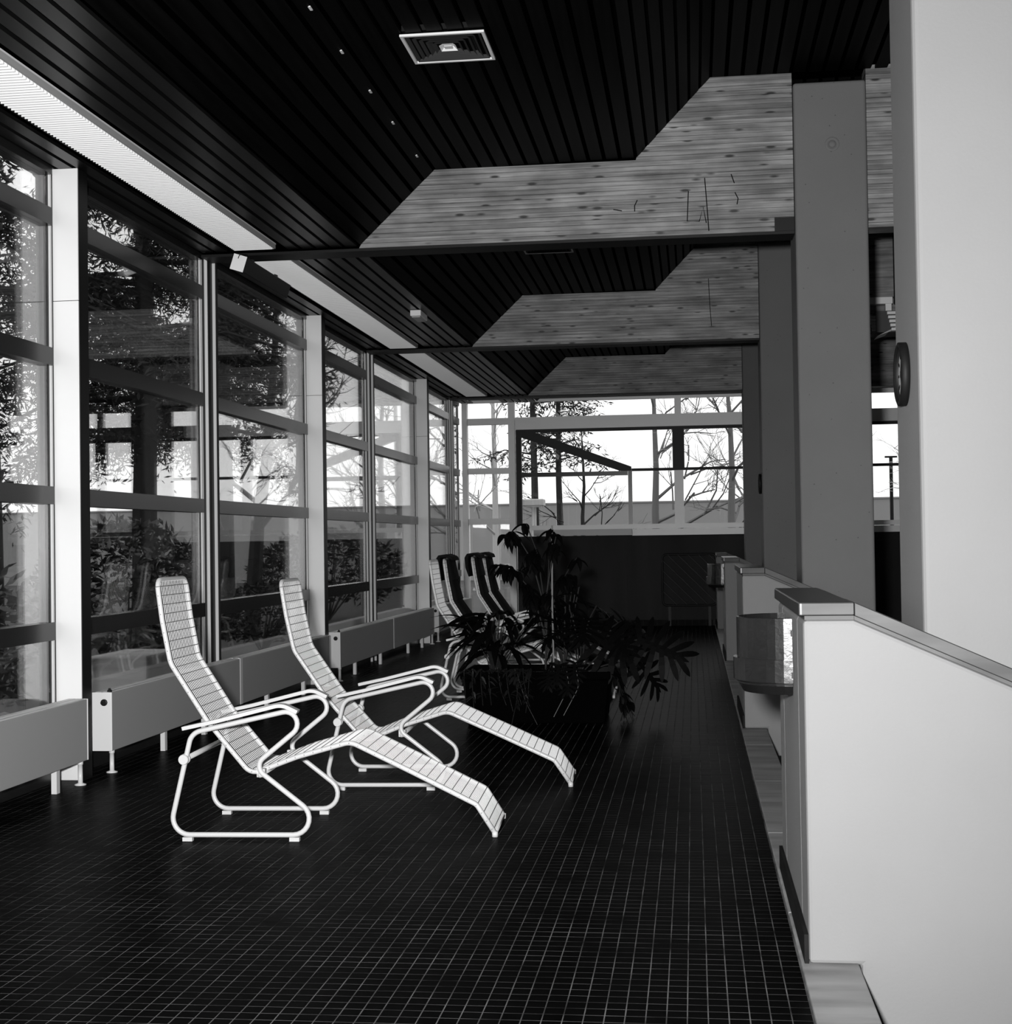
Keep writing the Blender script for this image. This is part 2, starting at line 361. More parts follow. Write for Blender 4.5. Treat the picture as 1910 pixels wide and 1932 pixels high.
# ------------------------------------------------------------ window wall (left)
TR = [(.79, .89), (1.55, 1.65), (2.33, 2.43), (3.12, 3.22)]; WB, WT = .16, 3.43
wn = [0]
def window_left(ya, yb, tr=TR):
    wn[0] += 1
    t = thing('window_%d' % wn[0], None, None, (XG, 0, 0), kind='structure')
    for (a, b) in ((ya, ya+.045), (yb-.045, yb)):
        bx('stile', 'anod', t, -.05, .018, a, b, .0, SOF); bx('glazing_bead', 'alu', t, .0185, .030, a+.012, a+.030, .02, WT)
    bx('bottom_rail', 'anod', t, -.05, .05, ya+.046, yb-.046, .0, WB); bx('head_rail', 'anod', t, -.05, .05, ya+.046, yb-.046, WT-.02, SOF)
    z = WB
    for (a, b) in tr:
        bx('transom', 'anod', t, -.05, .05, ya+.046, yb-.046, a, b); MB().box(-.012, -.007, ya+.046, yb-.046, z, a).box(.007, .012, ya+.046, yb-.046, z, a).build('pane', 'glass', t); z = b
    MB().box(-.012, -.007, ya+.046, yb-.046, z, WT-.02).box(.007, .012, ya+.046, yb-.046, z, WT-.02).build('pane', 'glass', t)
for k in range(len(POSTS)):
    p = POSTS[k]; m0 = MULL[k-1] if k else p-2.8; m1 = MULL[k]
    if p < 21:
        window_left(m0+.125, p-.07)
        window_left(p+.07, m1-.125)
        t = thing('window_post', ['window post behind the viewer', 'window post beside the viewer', 'white clad window post between the first two heaters', 'white clad window post behind the second lounger', 'white clad window post next to the far loungers'][k], 'post', (0, p, 0), kind='structure')
        bx('post_core', 'steel', t, -3.565, -3.42, -.055, .065, 0, SOF)
        bevel(bx('cover_plate', 'white', t, -3.572, -3.422, -.068, -.056, .0, 2.70), .002); bevel(bx('cover_plate', 'white', t, -3.572, -3.422, -.068, -.056, 2.703, SOF-.002), .002)
    t = thing('double_mullion', None, None, (XG, m1, 0), kind='structure')
    bx('dark_panel', 'steel', t, -.05, -.02, -.12, .12, 0, SOF)
    for s in (-1, 1):
        pass
    for (ya_, yb_, xd) in ((-.125, -.077, .03), (-.073, -.02, .055), (.03, .075, .04), (.079, .125, .065)):
        bx('fin', 'alu', t, -.019, xd, ya_, yb_, 0, SOF); bx('shade_strip', 'shade_strip', t, xd+.0005, xd+.003, ya_+.004, yb_, 0, SOF)  # black strips put the shade of the fins' room-facing sides into colour
window_left(MULL[-1]+.125, YF-.02)
# wall strip above and behind
tag(bx('wall_left', 'darkwall', None, XG-.09, XG-.055, YB, YF+.1, SOF+.001, 4.9), kind='structure')
tag(bx('wall_back', 'darkwall', None, XG-.1, 10.2, YB-.4, YB-.2, -2.85, 4.9), kind='structure')
tag(bx('wall_side', 'darkwall', None, 10.05, 10.25, YB-.2, YF+.3, -2.85, 4.9), kind='structure')

# ------------------------------------------------------------ end wall with window band
ew = thing('wall_far', 'dark end wall under the window band', 'wall', (0, YF, 0), kind='structure')
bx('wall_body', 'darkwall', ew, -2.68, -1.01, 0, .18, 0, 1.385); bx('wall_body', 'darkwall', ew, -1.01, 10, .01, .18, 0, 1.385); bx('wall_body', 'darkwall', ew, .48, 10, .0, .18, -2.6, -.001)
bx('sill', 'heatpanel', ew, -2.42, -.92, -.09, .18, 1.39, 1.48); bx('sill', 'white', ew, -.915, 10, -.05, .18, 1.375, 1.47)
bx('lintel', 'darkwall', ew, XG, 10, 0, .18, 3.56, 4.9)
sk = thing('baseboard_far', 'row of skirting tiles along the foot of the end wall', 'skirting', (0, YF, 0), kind='structure')
for q in range(28): bx('skirting_tile', 'base', sk, -2.66+q*.105, -2.66+q*.105+.1, -.012, -.001, .001, .09)
wn[0] += 1
fwn = thing('window_%d' % wn[0], None, None, (0, YF+.06, 0), kind='structure')
def fx(n, m, x0, x1, z0, z1, y0=-.04, y1=.04): return bx(n, m, fwn, x0, x1, y0, y1, z0, z1)
# full height glazed corner
fx('stile', 'white', -3.52, -3.44, 0, 3.5, -.1); fx('corner_stile', 'white', -2.80, -2.70, 0, 3.5, -.08)
for (a, b) in ((.0, .16), (.84, .93), (1.58, 1.67), (2.36, 2.45), (3.12, 3.22), (3.46, 3.56)): fx('rail', 'white', -3.438, -2.802, a, b)
for (a, b) in ((.16, .84), (.93, 1.58), (1.67, 2.36), (2.45, 3.12), (3.22, 3.46)): fx('pane', 'glass', -3.438, -2.802, a, b, -.003, .003)
# window band
fx('sill_rail', 'white', -2.69, 10, 1.48, 1.55); fx('head_rail', 'white', -2.69, 10, 3.46, 3.56); fx('band_rail', 'white', -2.69, 10, 3.03, 3.22, -.07)
fx('black_rail', 'steel', -2.69, 10, 2.985, 3.028)  # thin black rail directly below the white band rail
for xm in (-.20, 2.2, 4.6, 7.0):
    fx('mullion', 'white', xm-.05, xm+.05, 3.22, 3.46, -.05); fx('mullion', 'steel', xm-.09, xm+.09, 2.40, 2.985); fx('mullion', 'white', xm-.07, xm+.07, 1.55, 2.36)
fx('middle_rail', 'steel', -.91, 10, 2.36, 2.40)
fx('dark_jamb', 'steel', -2.69, -2.605, 1.55, 2.985); fx('dark_jamb', 'anod', -.97, -.91, 1.55, 2.40)
fx('porch_rail', 'anod', -2.60, -.975, 2.30, 2.365)
MB().prism([(-2.60, 2.985), (-2.40, 2.985), (-.92, 2.43), (-.92, 2.365), (-1.10, 2.37), (-2.60, 2.91)], -.045, .045, 'y').build('porch_rafter', 'steel', fwn)
xs = [-2.69, -.25, 2.15, 4.55, 6.95, 10]
for q in range(5):
    a, b = xs[q], xs[q+1]
    a2 = a if q == 0 else a+.1
    fx('pane', 'glass', a2, b, 3.22, 3.46, -.003, .003)
    if q == 0:
        fx('pane', 'glass', -2.605, -.29, 2.40, 2.985, -.003, .003); fx('pane', 'glass', -2.605, -.97, 1.55, 2.36, -.003, .003); fx('pane', 'glass', -.91, -.27, 1.55, 2.36, -.003, .003)
    else:
        fx('pane', 'glass', a2+.05, b-.04, 2.40, 2.985, -.003, .003); fx('pane', 'glass', a2+.03, b-.02, 1.55, 2.36, -.003, .003)
# slatted grille on the end wall
g = thing('slatted_grille', 'dark tubular grille with slanting slats standing against the end wall', 'grille', (-.47, YF-.045, .31))
MB().tube(rounded([(0, 0, 0), (.80, 0, 0), (.80, 0, .77), (0, 0, .77)], .06, 4, True), .016, 8, True).build('frame', 'steel', g, smooth=True)
for q in range(9):
    c0 = -.55+q*.155
    x0, z0 = max(0, c0), 0; pts = []
    # line x - c0 = .77 - z   (falling to the right)
    for zz in (0, .77):
        pass
    xa, xb2 = c0, c0+.77; za, zb = .77, 0
    if xa < 0: za -= -xa; xa = 0
    if xb2 > .80: zb += xb2-.80; xb2 = .80
    if xb2-xa > .08: MB().tube([(xa, 0, za), (xb2, 0, zb)], .011, 6).build('slat', 'steel', g)
for xx in (.1, .7): bx('foot', 'steel', g, xx-.02, xx+.02, -.02, .02, -.31, -.017)

# ------------------------------------------------------------ convector heaters
def heater(ya, yb, label, joints, legs):
    t = thing('convector_heater', label, 'heater', (0, ya, 0)); L = yb-ya; X0, X1 = -3.462, -3.345; z0, z1 = .13, .466
    cuts = [0]+[j-ya for j in joints]+[L]
    for a, b in zip(cuts[:-1], cuts[1:]):
        bevel(bx('front_panel', 'heatpanel', t, X1-.012, X1, a+.012, b-.012, z0, z1), .003)
        bx('rear_panel', 'heatpanel', t, X0, X0+.012, a+.012, b-.012, z0, z1)
        for (u0_, u1_) in ((X0+.016, X0+.05), (X0+.066, X0+.1)): bx('top_rail', 'heatwhite', t, u0_, u1_, a+.014, b-.014, z1-.006, z1+.003)
        bx('fin_core', 'slot', t, X0+.02, X1-.02, a+.02, b-.02, z0+.02, z1-.03)
    for j in joints: bx('joint_strip', 'heatwhite', t, X1-.004, X1+.003, j-ya-.028, j-ya+.028, z0, z1+.002)
    for s, yy in ((-1, 0), (1, L)):
        e = bevel(bx('end_plate', 'heatwhite', t, X0, X1+.002, yy if s < 0 else yy-.012, yy+.012 if s < 0 else yy, z0, z1+.002), .003)
    v = MB().lathe([(.0, -.03), (.012, -.03), (.013, -.012), (.02, -.01), (.02, -.001)], (X0+.075, 0, .41), 10, 'y').build('vent_plug', 'steel', t)
    MB().lathe([(.0, .022), (.007, .022), (.009, .012), (.014, .01), (.014, .001)], (X1-.015, .012, z1+.003), 10).build('vent_screw', 'steel', t)
    for ly in legs:
        q = ly-ya
        if 0 < q < .12 or L-.12 < q < L:
            MB().lathe([(0, .0), (.032, 0), (.032, .006), (.013, .012), (.013, .112), (.016, .113), (.016, .13), (0, .13)], (X1-.02, q, 0), 14).build('round_leg', 'heatwhite', t, smooth=True)
        else: bx('leg', 'heatwhite', t, X1-.055, X1-.025, q-.02, q+.02, 0.0, .13)
heater(2.95, 7.755, 'low grey convector heater standing before the window ahead of the first white post', [5.3], [3.0, 3.6, 5.0, 6.2, 7.42, 7.69])
heater(8.08, 13.20, 'low grey convector heater behind the two white loungers, two panels long', [10.52], [8.13, 9.02, 9.8, 11.3, 12.4, 13.15])
heater(13.58, 18.65, 'low grey convector heater by the window between the second and third white post', [16.1], [13.63, 14.35, 15.55, 17.1, 18.0, 18.6])
heater(19.0, 21.9, 'low grey convector heater at the far end of the window wall, behind the last loungers', [], [19.05, 20.3, 21.85])

# ------------------------------------------------------------ loungers
RAIL = [(-.40, 1.15), (-.376, .965), (-.34, .775), (-.17, .509), (.025, .275), (.236, .352), (.478, .418), (.763, .279), (1.04, .140), (1.12, .014)]
RADS = [0, .4, .12, .4, .06, .4, .08, .4, .05, 0]
FT = (1.12, .0)
HWID = .215
def shell_path(y): return rounded([(u-FT[0], y, z) for u, z in RAIL], RADS, 5)
def shell_meshes():
    top = [(RAIL[0][0]-FT[0]-.012, .0, RAIL[0][1]+.012)]
    a = shell_path(-HWID); b = shell_path(HWID)
    c = rounded([a[1], a[0], b[0], b[1]], .05, 6)
    path = list(reversed(a[2:]))+c+b[2:]
    path = rounded([path[0]]+path[1:], 0)
    # foot end cross tube
    ft = MB().tube(path, .0115, 10); ft.tube([(0, -HWID, .014), (0, HWID, .014)], .0105, 8)
    rail = ft.mesh('shell_rail', 'lounger', True)
    n = 18; w = MB(); mid = shell_path(0)
    def off(i, p, d):    # push along path normal
        t = mid[min(i+1, len(mid)-1)]-mid[max(i-1, 0)]; t.normalize(); nrm = Vector((-t.z, 0, t.x)); return p+nrm*d
    # slightly flat cords, laid just above the rail centre line
    for k in range(n):
        yy = -HWID+.026+k*(2*HWID-.052)/(n-1)
        w.tube([off(i, Vector((p.x, yy, p.z)), .009) for i, p in enumerate(mid)], .0017, 5)
    wires = w.mesh('wire_mesh', 'wire', True)
    # cross wires every 4.2 cm along the path
    cw = MB(); sl_ = MB(); acc = 0; nxt = .03
    for i in range(len(mid)-1):
        p, q = mid[i], mid[i+1]; L = (q-p).length
        while nxt < acc+L:
            f = (nxt-acc)/L; c = p.lerp(q, f); t = (q-p).normalized(); nrm = Vector((-t.z, 0, t.x))
            h = HWID; pts = [c+Vector((0, -h, 0))-nrm*.011, c+Vector((0, -h-.0125, 0)), c+Vector((0, -h, 0))+nrm*.0128, c+Vector((0, -h+.02, 0))+nrm*.0125,
                             c+Vector((0, h-.02, 0))+nrm*.0125, c+Vector((0, h, 0))+nrm*.0128, c+Vector((0, h+.0125, 0)), c+Vector((0, h, 0))-nrm*.011]
            cw.tube(pts, .0016, 4); nxt += .042
        acc += L
    cross = cw.mesh('cross_wires', 'cross')
    cap = MB().lathe([(0, -.006), (.0135, -.006), (.0135, .018), (0, .018)], (0, 0, 0), 10).mesh('foot_cap', 'lounger', True)
    return rail, wires, cross, cap
FR = [(-.265, .027), (.30, .027), (.345, .085), (.27, .150), (.125, .250), (.05, .318), (.225, .455), (.262, .53), (.185, .568), (-.175, .484), (-.235, .40), (-.325, .05)]
FRR = [.07, .06, .06, .3, .12, .055, .12, .06, .09, .08, .3, .07]
def frame_mesh():
    pts = rounded([(u, 0, z) for u, z in [(-.322, .027), (.447, .027), (.062, .328), (.415, .613), (-.215, .476)]],
                  [.075, .072, .045, .055, .065], 9, True)
    return MB().tube(pts, .0115, 10, True).mesh('side_frame', 'lounger', True)
def arm_mesh():
    b = MB(); pth = rounded([(-.25, 0, .489), (-.1, 0, .52), (.195, 0, .592), (.262, 0, .560)], [0, .3, .08, 0], 6); th = .016
    k = len(pth)
    for i, p in enumerate(pth):
        t = (pth[min(i+1, k-1)]-pth[max(i-1, 0)]).normalized(); nr = Vector((-t.z, 0, t.x))
        for yy in (-.024, .024):
            for s in (0, th): q = p+nr*s; b.v.append((q.x, yy, q.z))
    for i in range(k-1):
        A, B = i*4, i*4+4
        for (m_, n_) in ((0, 1), (1, 3), (3, 2), (2, 0)): b.f.append((A+m_, A+n_, B+n_, B+m_))
    b.f.append((0, 2, 3, 1)); e = (k-1)*4; b.f.append((e, e+1, e+3, e+2))
    return b.mesh('armrest', 'lounger')
LM = shell_meshes(); FM = frame_mesh(); AM = arm_mesh()
bar_me = MB().tube([(0, -.32, 0), (0, .32, 0)], .012, 10).mesh('cross_bar', 'lounger', True)
disc_me = MB().lathe([(0, -.022), (.021, -.022), (.023, -.018), (.023, -.006), (.012, -.005), (.012, .005), (.023, .006), (.023, .018), (.021, .022), (0, .022)], (0, 0, 0), 18, 'y').mesh('pivot_disc', 'lounger')
pad_me = MB().box(-.022, .022, -.013, .013, 0, .017).mesh('foot_pad', 'lounger')
clamp_me = MB().box(-.018, .018, -.014, .014, -.022, .014).mesh('clamp', 'lounger')
SIDE = .318
def lounger(label, x, y, rz, du=0, th=0.):
    t = thing('lounger', label, 'lounger', (x, y, 0), rz, 'wire loungers by the windows')
    for s in (-1, 1):
        link('side_frame', FM, t, (0, s*SIDE, 0)); a = link('armrest', AM, t, (0, s*SIDE, 0))
        for uu in (-.235, .245): link('foot_pad', pad_me, t, (uu, s*SIDE, 0))
        link('pivot_disc', disc_me, t, (-.248, s*SIDE, .36))
        link('clamp', clamp_me, t, (.092, s*(SIDE-.028), .30)); 
    link('cross_bar', bar_me, t, (-.248, 0, .36)); link('cross_bar', bar_me, t, (.092, 0, .29))
    r = link('shell_rail', LM[0], t, (FT[0]+du, 0, .002)); r.rotation_euler = (0, -th, 0)
    tag(link('wire_mesh', LM[1], r), kind='stuff'); tag(link('cross_wires', LM[2], r), kind='stuff')
    for s in (-1, 1): link('foot_cap', LM[3], r, (0, s*HWID, .004))
    return t
lounger('white wire lounger nearest the floor joint, its foot end closest to the camera side', -2.02, 6.585, .045)
lounger('white wire lounger in front of the second white post, foot end beside the planter', -1.653, 7.92, .045, -.142, .03)
FAR = [(-1.80, 12.28, .03), (-1.82, 13.08, .03), (-1.80, 14.62, .03), (-1.80, 15.40, .03)]
fl_lab = ['bare white wire lounger behind the planter, without a cushion', 'white wire lounger with black cushion next to the bare far one',
          'white wire lounger with black cushion, third in the row behind the planter', 'white wire lounger with black cushion, last in the row behind the planter']
for (x, y, rz), l in zip(FAR, fl_lab): lounger(l, x, y, rz)
# cushions
def cushion_mesh():
    b = MB(); mid = shell_path(0); k = len(mid); T0, T1, hw = .022, .072, .20
    # closed section around path, with head flap folded over the back
    pth = [(p, None) for p in mid]
    ring = []
    for i, p in enumerate(mid):
        t = (mid[min(i+1, k-1)]-mid[max(i-1, 0)]).normalized(); nr = Vector((-t.z, 0, t.x))
        puff = T1-.012*(1 if i % 6 == 0 else 0)
        sec = [(-hw, T0), (-hw-.012, (T0+puff)/2), (-hw+.01, puff-.008), (-hw*.5, puff+.004), (hw*.5, puff+.004), (hw-.01, puff-.008), (hw+.012, (T0+puff)/2), (hw, T0)]
        ring.append([(p+nr*h+Vector((0, yy, 0)))[:] for yy, h in sec])
    n = 8
    for r_ in ring: b.v += r_
    for i in range(k-1):
        for j in range(n): jj = (j+1) % n; b.f.append((i*n+j, i*n+jj, (i+1)*n+jj, (i+1)*n+j))
    b.f.append(tuple(range(n))[::-1]); b.f.append(tuple((k-1)*n+j for j in range(n)))
    return b.mesh('cushion_pad', 'cushion', True)
def flap_mesh():
    b = MB(); hw = .212; x0 = RAIL[0][0]-FT[0]; z0 = RAIL[0][1]
    poly = [(x0+.09, z0-.012), (x0+.075, z0+.028), (x0+.02, z0+.05), (x0-.05, z0+.04), (x0-.075, z0+.0), (x0-.066, z0-.10), (x0-.035, z0-.19), (x0-.018, z0-.185), (x0-.034, z0-.09), (x0-.036, z0-.02), (x0-.03, z0+.018), (x0+.02, z0+.02)]
    return b.prism(poly, -hw, hw, 'y').mesh('head_flap', 'cushion')
CM, HM = cushion_mesh(), flap_mesh()
cl = ['black padded cushion on the lounger next to the bare far one', 'black padded cushion on the third lounger behind the planter', 'black padded cushion on the last lounger behind the planter']
for (x, y, rz), l in zip(FAR[1:], cl):
    t = thing('lounger_cushion', l, 'cushion', (x, y, 0), rz, 'black cushions on the far loungers')
    link('cushion_pad', CM, t, (FT[0], 0, .002)); bevel(link('head_flap', HM, t, (FT[0], 0, .002)), .012, 3)

# ------------------------------------------------------------ planter and plants
PXc, PYc = -1.14, 10.72
pl = thing('planter', 'low black trough planter full of house plants beside the second lounger', 'planter', (PXc, PYc, 0))
W_, D_, H_ = .54, .34, .37
b = MB(); 
def ringp(w, d, z): return [(-w, -d, z), (w, -d, z), (w, d, z), (-w, d, z)]
R_ = [ringp(W_-.05, D_-.05, 0), ringp(W_-.015, D_-.015, H_-.06), ringp(W_, D_, H_-.05), ringp(W_, D_, H_), ringp(W_-.03, D_-.03, H_), ringp(W_-.035, D_-.035, H_-.07)]
for q in R_: b.v += q
for i in range(len(R_)-1):
    for j in range(4): jj = (j+1) % 4; b.f.append((i*4+j, i*4+jj, i*4+4+jj, i*4+4+j))
b.f.append((3, 2, 1, 0)); e = (len(R_)-1)*4; b.f.append((e, e+1, e+2, e+3))
bevel(b.build('trough', 'pot', pl), .01); bx('soil', 'soil', pl, -W_+.05, W_-.05, -D_+.05, D_-.05, H_-.068, H_-.05)
def leaf_blade(L, w, droop=.25, n=6, tip=.9):
    """leaf along +x from origin, folded and drooping"""
    b = MB(); rows_ = []
    for i in range(n+1):
        t = i/n; ww = w*math.sin(math.pi*min(1, t**.8))**.8*(1-.25*t); 
        if i in (0, n): ww = .001
        x = L*t; z = -droop*L*t*t
        n0 = len(b.v); b.v += [(x, -ww/2, z+ww*.18), (x, 0, z), (x, ww/2, z+ww*.18)]; rows_.append(n0)
    for a, c in zip(rows_[:-1], rows_[1:]):
        b.f += [(a, a+1, c+1, c), (a+1, a+2, c+2, c+1)]
    return b
def lobed_blade(L, w):
    """deeply cut leaf along +x: a narrow blade with rounded fingers on both sides"""
    b = MB(); lob = 6
    def ribbon(p0, d, ln, wd, sag):
        px, py = -d[1], d[0]; n0 = len(b.v); ts = (0, .25, .5, .72, .88, 1.0); ws = (.75, .85, 1.0, .95, .65, .12)
        for t_, w_ in zip(ts, ws):
            c = (p0[0]+d[0]*ln*t_, p0[1]+d[1]*ln*t_); z = -sag*t_*t_
            b.v += [(c[0]-px*wd*w_, c[1]-py*wd*w_, z), (c[0]+px*wd*w_, c[1]+py*wd*w_, z)]
        for i in range(5): b.f.append((n0+2*i, n0+2*i+2, n0+2*i+3, n0+2*i+1))
    ribbon((0, 0), (1, 0), L*1.1, .085*L, .1*L)
    for s_ in (1, -1):
        for i in range(lob):
            t = i/(lob-1); ang = math.radians(118-86*t); ln = w*(.6+.4*math.sin(math.pi*(.2+.7*t)))
            ribbon((L*(.06+.76*t), 0), (math.cos(ang), s_*math.sin(ang)), ln, .062*L, .12*L+.03*L*(i % 2))
    return b
def place(o, p, yaw, pitch, roll=0, s=1):
    o.location = p; o.rotation_euler = (roll, pitch, yaw); o.scale = (s, s, s)
ZS = H_-.05
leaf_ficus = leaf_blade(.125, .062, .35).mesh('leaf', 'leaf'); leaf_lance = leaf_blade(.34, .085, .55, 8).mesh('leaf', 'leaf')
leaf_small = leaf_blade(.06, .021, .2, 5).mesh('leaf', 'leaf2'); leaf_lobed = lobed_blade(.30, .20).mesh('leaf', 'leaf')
# weeping fig tied to a cane
fx0, fy0 = PXc+.045, PYc+.02
t = thing('weeping_fig', 'tall dark weeping fig tied to a thin cane in the planter', 'plant', (fx0, fy0, ZS))
MB().tube([(.06, 0, -.01), (.055, 0, .5), (.06, .01, 1.1)], .007, 6).build('cane', 'cane', t)
stems = [[(0, 0, 0), (.0, .02, .5), (-.05, .0, .9), (-.13, 0, 1.12)], [(0, 0, .0), (.02, 0, .6), (.05, .02, 1.08)], [(0, 0, .3), (-.10, .03, .62), (-.25, 0, .80), (-.33, -.02, .82)], [(0, 0, .5), (-.09, -.02, .85), (-.22, 0, 1.06), (-.27, 0, 1.05)],
         [(0, 0, .25), (-.06, .05, .5), (-.15, .02, .66)], [(.01, 0, .4), (.13, .05, .7), (.24, .03, .86)], [(0, 0, .5), (.08, -.05, .95), (.1, -.05, 1.04)]]
for sp in stems:
    pth = rounded(sp, .3, 4); MB().tube(pth, [.007*(1-.6*i/len(pth)) for i in range(len(pth))], 5).build('stem', 'stem', t)
    for i, p in enumerate(pth[2:]):
        for q in range(4):
            o = link('leaf', leaf_ficus, t); place(o, p+Vector((random.uniform(-.02, .02), random.uniform(-.02, .02), random.uniform(-.02, .01))), random.uniform(0, 6.28), random.uniform(.2, 1.1), 0, random.uniform(.75, 1.15))
# peace lily with long leaves
t = thing('peace_lily', 'peace lily with long glossy leaves at the window end of the planter', 'plant', (PXc-.31, PYc-.05, ZS))
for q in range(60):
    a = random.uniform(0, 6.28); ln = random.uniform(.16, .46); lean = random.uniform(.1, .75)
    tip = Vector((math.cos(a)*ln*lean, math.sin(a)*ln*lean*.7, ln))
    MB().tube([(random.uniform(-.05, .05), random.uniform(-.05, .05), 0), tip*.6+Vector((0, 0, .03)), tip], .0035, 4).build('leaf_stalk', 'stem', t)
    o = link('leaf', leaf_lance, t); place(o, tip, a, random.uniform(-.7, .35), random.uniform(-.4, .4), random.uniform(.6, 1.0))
# tree philodendron
t = thing('split_leaf_philodendron', 'split-leaf philodendron spreading over the aisle end of the planter', 'plant', (PXc+.30, PYc, ZS))
for (tx, ty, tz, yaw, pt, rl, s) in [(.43, -.22, .27, -.1, .38, 1.15, 1.2), (.10, -.2, .31, -.2, .55, 1.0, 1.3), (.24, -.12, .33, -1.0, .6, .6, .9), (.12, .12, .50, 1.2, .3, .5, 1.0), (-.08, .1, .48, 2.4, .3, .7, 1.0), (.05, -.2, .42, -1.6, .5, 0, .9), (-.1, -.15, .36, -2.4, .5, 0, .8), (.30, .2, .38, .7, .5, .8, 1.0), (.42, .05, .10, .2, .9, 1.0, .9)]:
    MB().tube(rounded([(0, 0, 0), (tx*.45, ty*.5, tz*.75), (tx, ty, tz)], .5, 5), .006, 5).build('leaf_stalk', 'stem', t)
    o = link('leaf', leaf_lobed, t); place(o, (tx, ty, tz), yaw, pt, rl, s)
# spreading dark shrub in the middle
t = thing('rubber_plant', 'bushy dark plant with broad leaves behind the fig cane', 'plant', (PXc+.17, PYc+.16, ZS))
for q in range(9):
    a = q*.7; h = random.uniform(.35, .75); r_ = random.uniform(.05, .22)
    e = Vector((math.cos(a)*r_, math.sin(a)*r_*.6, h)); MB().tube([(0, 0, 0), e*.5+Vector((0, 0, .05)), e], .005, 5).build('stem', 'stem', t)
    for w in range(6):
        o = link('leaf', leaf_lance, t); place(o, e*(.55+.09*w), a+w*2.1, random.uniform(-.3, .6), 0, random.uniform(.45, .65))
# trailing plant spilling over the front rim to the floor
t = thing('spiderwort', 'trailing spiderwort spilling over the front rim of the planter onto the floor', 'plant', (PXc-.25, PYc-.27, ZS))
def trail(t, x0, x1, zend, ye, n):
    pth = rounded([(x0, .08, .01), (x0, -.02, .09), (x0*.8+x1*.2, -.115, .03), (x0*.5+x1*.5, -.125, (zend-ZS)*.5), (x1, ye, zend-ZS)], .12, 4)
    MB().tube(pth, .0028, 4).build('stem', 'stem', t)
    for q in range(n):
        f = q/n*(len(pth)-1.01); i = int(f); p = pth[i].lerp(pth[i+1], f-i)
        o = link('leaf', leaf_small, t); place(o, p+Vector((0, -.004, 0)), random.uniform(3.4, 6.0), random.uniform(-.1, .6), random.uniform(-.6, .6), random.uniform(.9, 1.5))
for q in range(9): trail(t, -.26+q*.06, -.20+q*.055+random.uniform(-.05, .06), random.uniform(.02, .16), -.15-random.uniform(0, .05), 12)
trail(t, .1, .28, .012, -.20, 12); trail(t, .15, .10, .012, -.24, 12)
t = thing('begonia', 'small begonia with lobed leaves hanging over the rim of the planter', 'plant', (PXc+.17, PYc-.26, ZS))
for (tx, tz, s) in ((.0, .10, .5), (.07, .03, .5), (-.07, .06, .45), (.12, .12, .5)):
    MB().tube(rounded([(0, .08, 0), (tx*.5, .0, .14), (tx, -.07, tz)], .2, 4), .003, 4).build('leaf_stalk', 'stem', t)
    o = link('leaf', leaf_lobed, t); place(o, (tx, -.075, tz), -1.6, 1.0, 0, s)
for (x1, zz) in ((.03, -.26), (.10, -.25)):
    MB().tube(rounded([(x1, .06, 0), (x1+.02, -.06, .12), (x1+.05, -.115, -.05), (x1-.06, -.15, zz)], .12, 5), .0022, 4).build('runner', 'cane', t)
t = thing('ivy', 'dark ivy hanging over the aisle end of the planter to the floor', 'plant', (PXc+.47, PYc-.1, ZS))
for q in range(10):
    y0 = -.2+q*.04; pth = rounded([(-.08, y0, 0), (.02, y0, .07), (.115, y0, .0), (.12+random.uniform(0, .08), y0, -.18), (.13+random.uniform(0, .10), y0+random.uniform(-.05, .05), -.305)], .1, 4)
    MB().tube(pth, .003, 4).build('stem', 'stem', t)
    for w in range(9):
        f = w/9*(len(pth)-1.01); i = int(f); o = link('leaf', leaf_ficus, t); place(o, pth[i].lerp(pth[i+1], f-i), random.uniform(-1.8, .6), random.uniform(.1, 1.1), 0, random.uniform(.5, .8))

# ------------------------------------------------------------ bins on the piers
def half_oval(prof, n=20):
    """half oval about the wall plane x=0, bulging to -x; prof of (scale, z)"""
    b = MB(); k = len(prof)
    for i in range(n+1):
        w = math.pi*i/n
        for (r, z) in prof: b.v.append((-.185*r*math.sin(w), -.20*r*math.cos(w), z))
    for i in range(n):
        for j in range(k-1): A, B = i*k, (i+1)*k; b.f.append((A+j, B+j, B+j+1, A+j+1))
    b.f.append(tuple(range(k))); b.f.append(tuple(n*k+j for j in range(k))[::-1])
    return b
def bin_(y, label):
    t = thing('wall_bin', label, 'bin', (PX-.002, y, .77), group='half-round bins hung on the piers')
    half_oval([(0, .0), (.86, .0), (.95, .03), (.97, .12), (.97, .258), (.93, .26), (.93, .10), (0, .10)]).build('body', 'bin', t, smooth=False)
    half_oval([(.96, .042), (1.04, .043), (1.04, .119), (.96, .12)]).build('clamp_band', 'bin', t)
    half_oval([(.955, .034), (.985, .035), (.985, .038), (.955, .039)]).build('seam', 'rim', t)
    for zz in (.06, .2): bx('bracket', 'steel', t, -.005, .0012, -.215, .215, zz, zz+.02)
bin_(5.20, 'dark half-round metal bin on the nearest pier'); bin_(PIERS[3]+.68, 'dark half-round metal bin on the third pier')

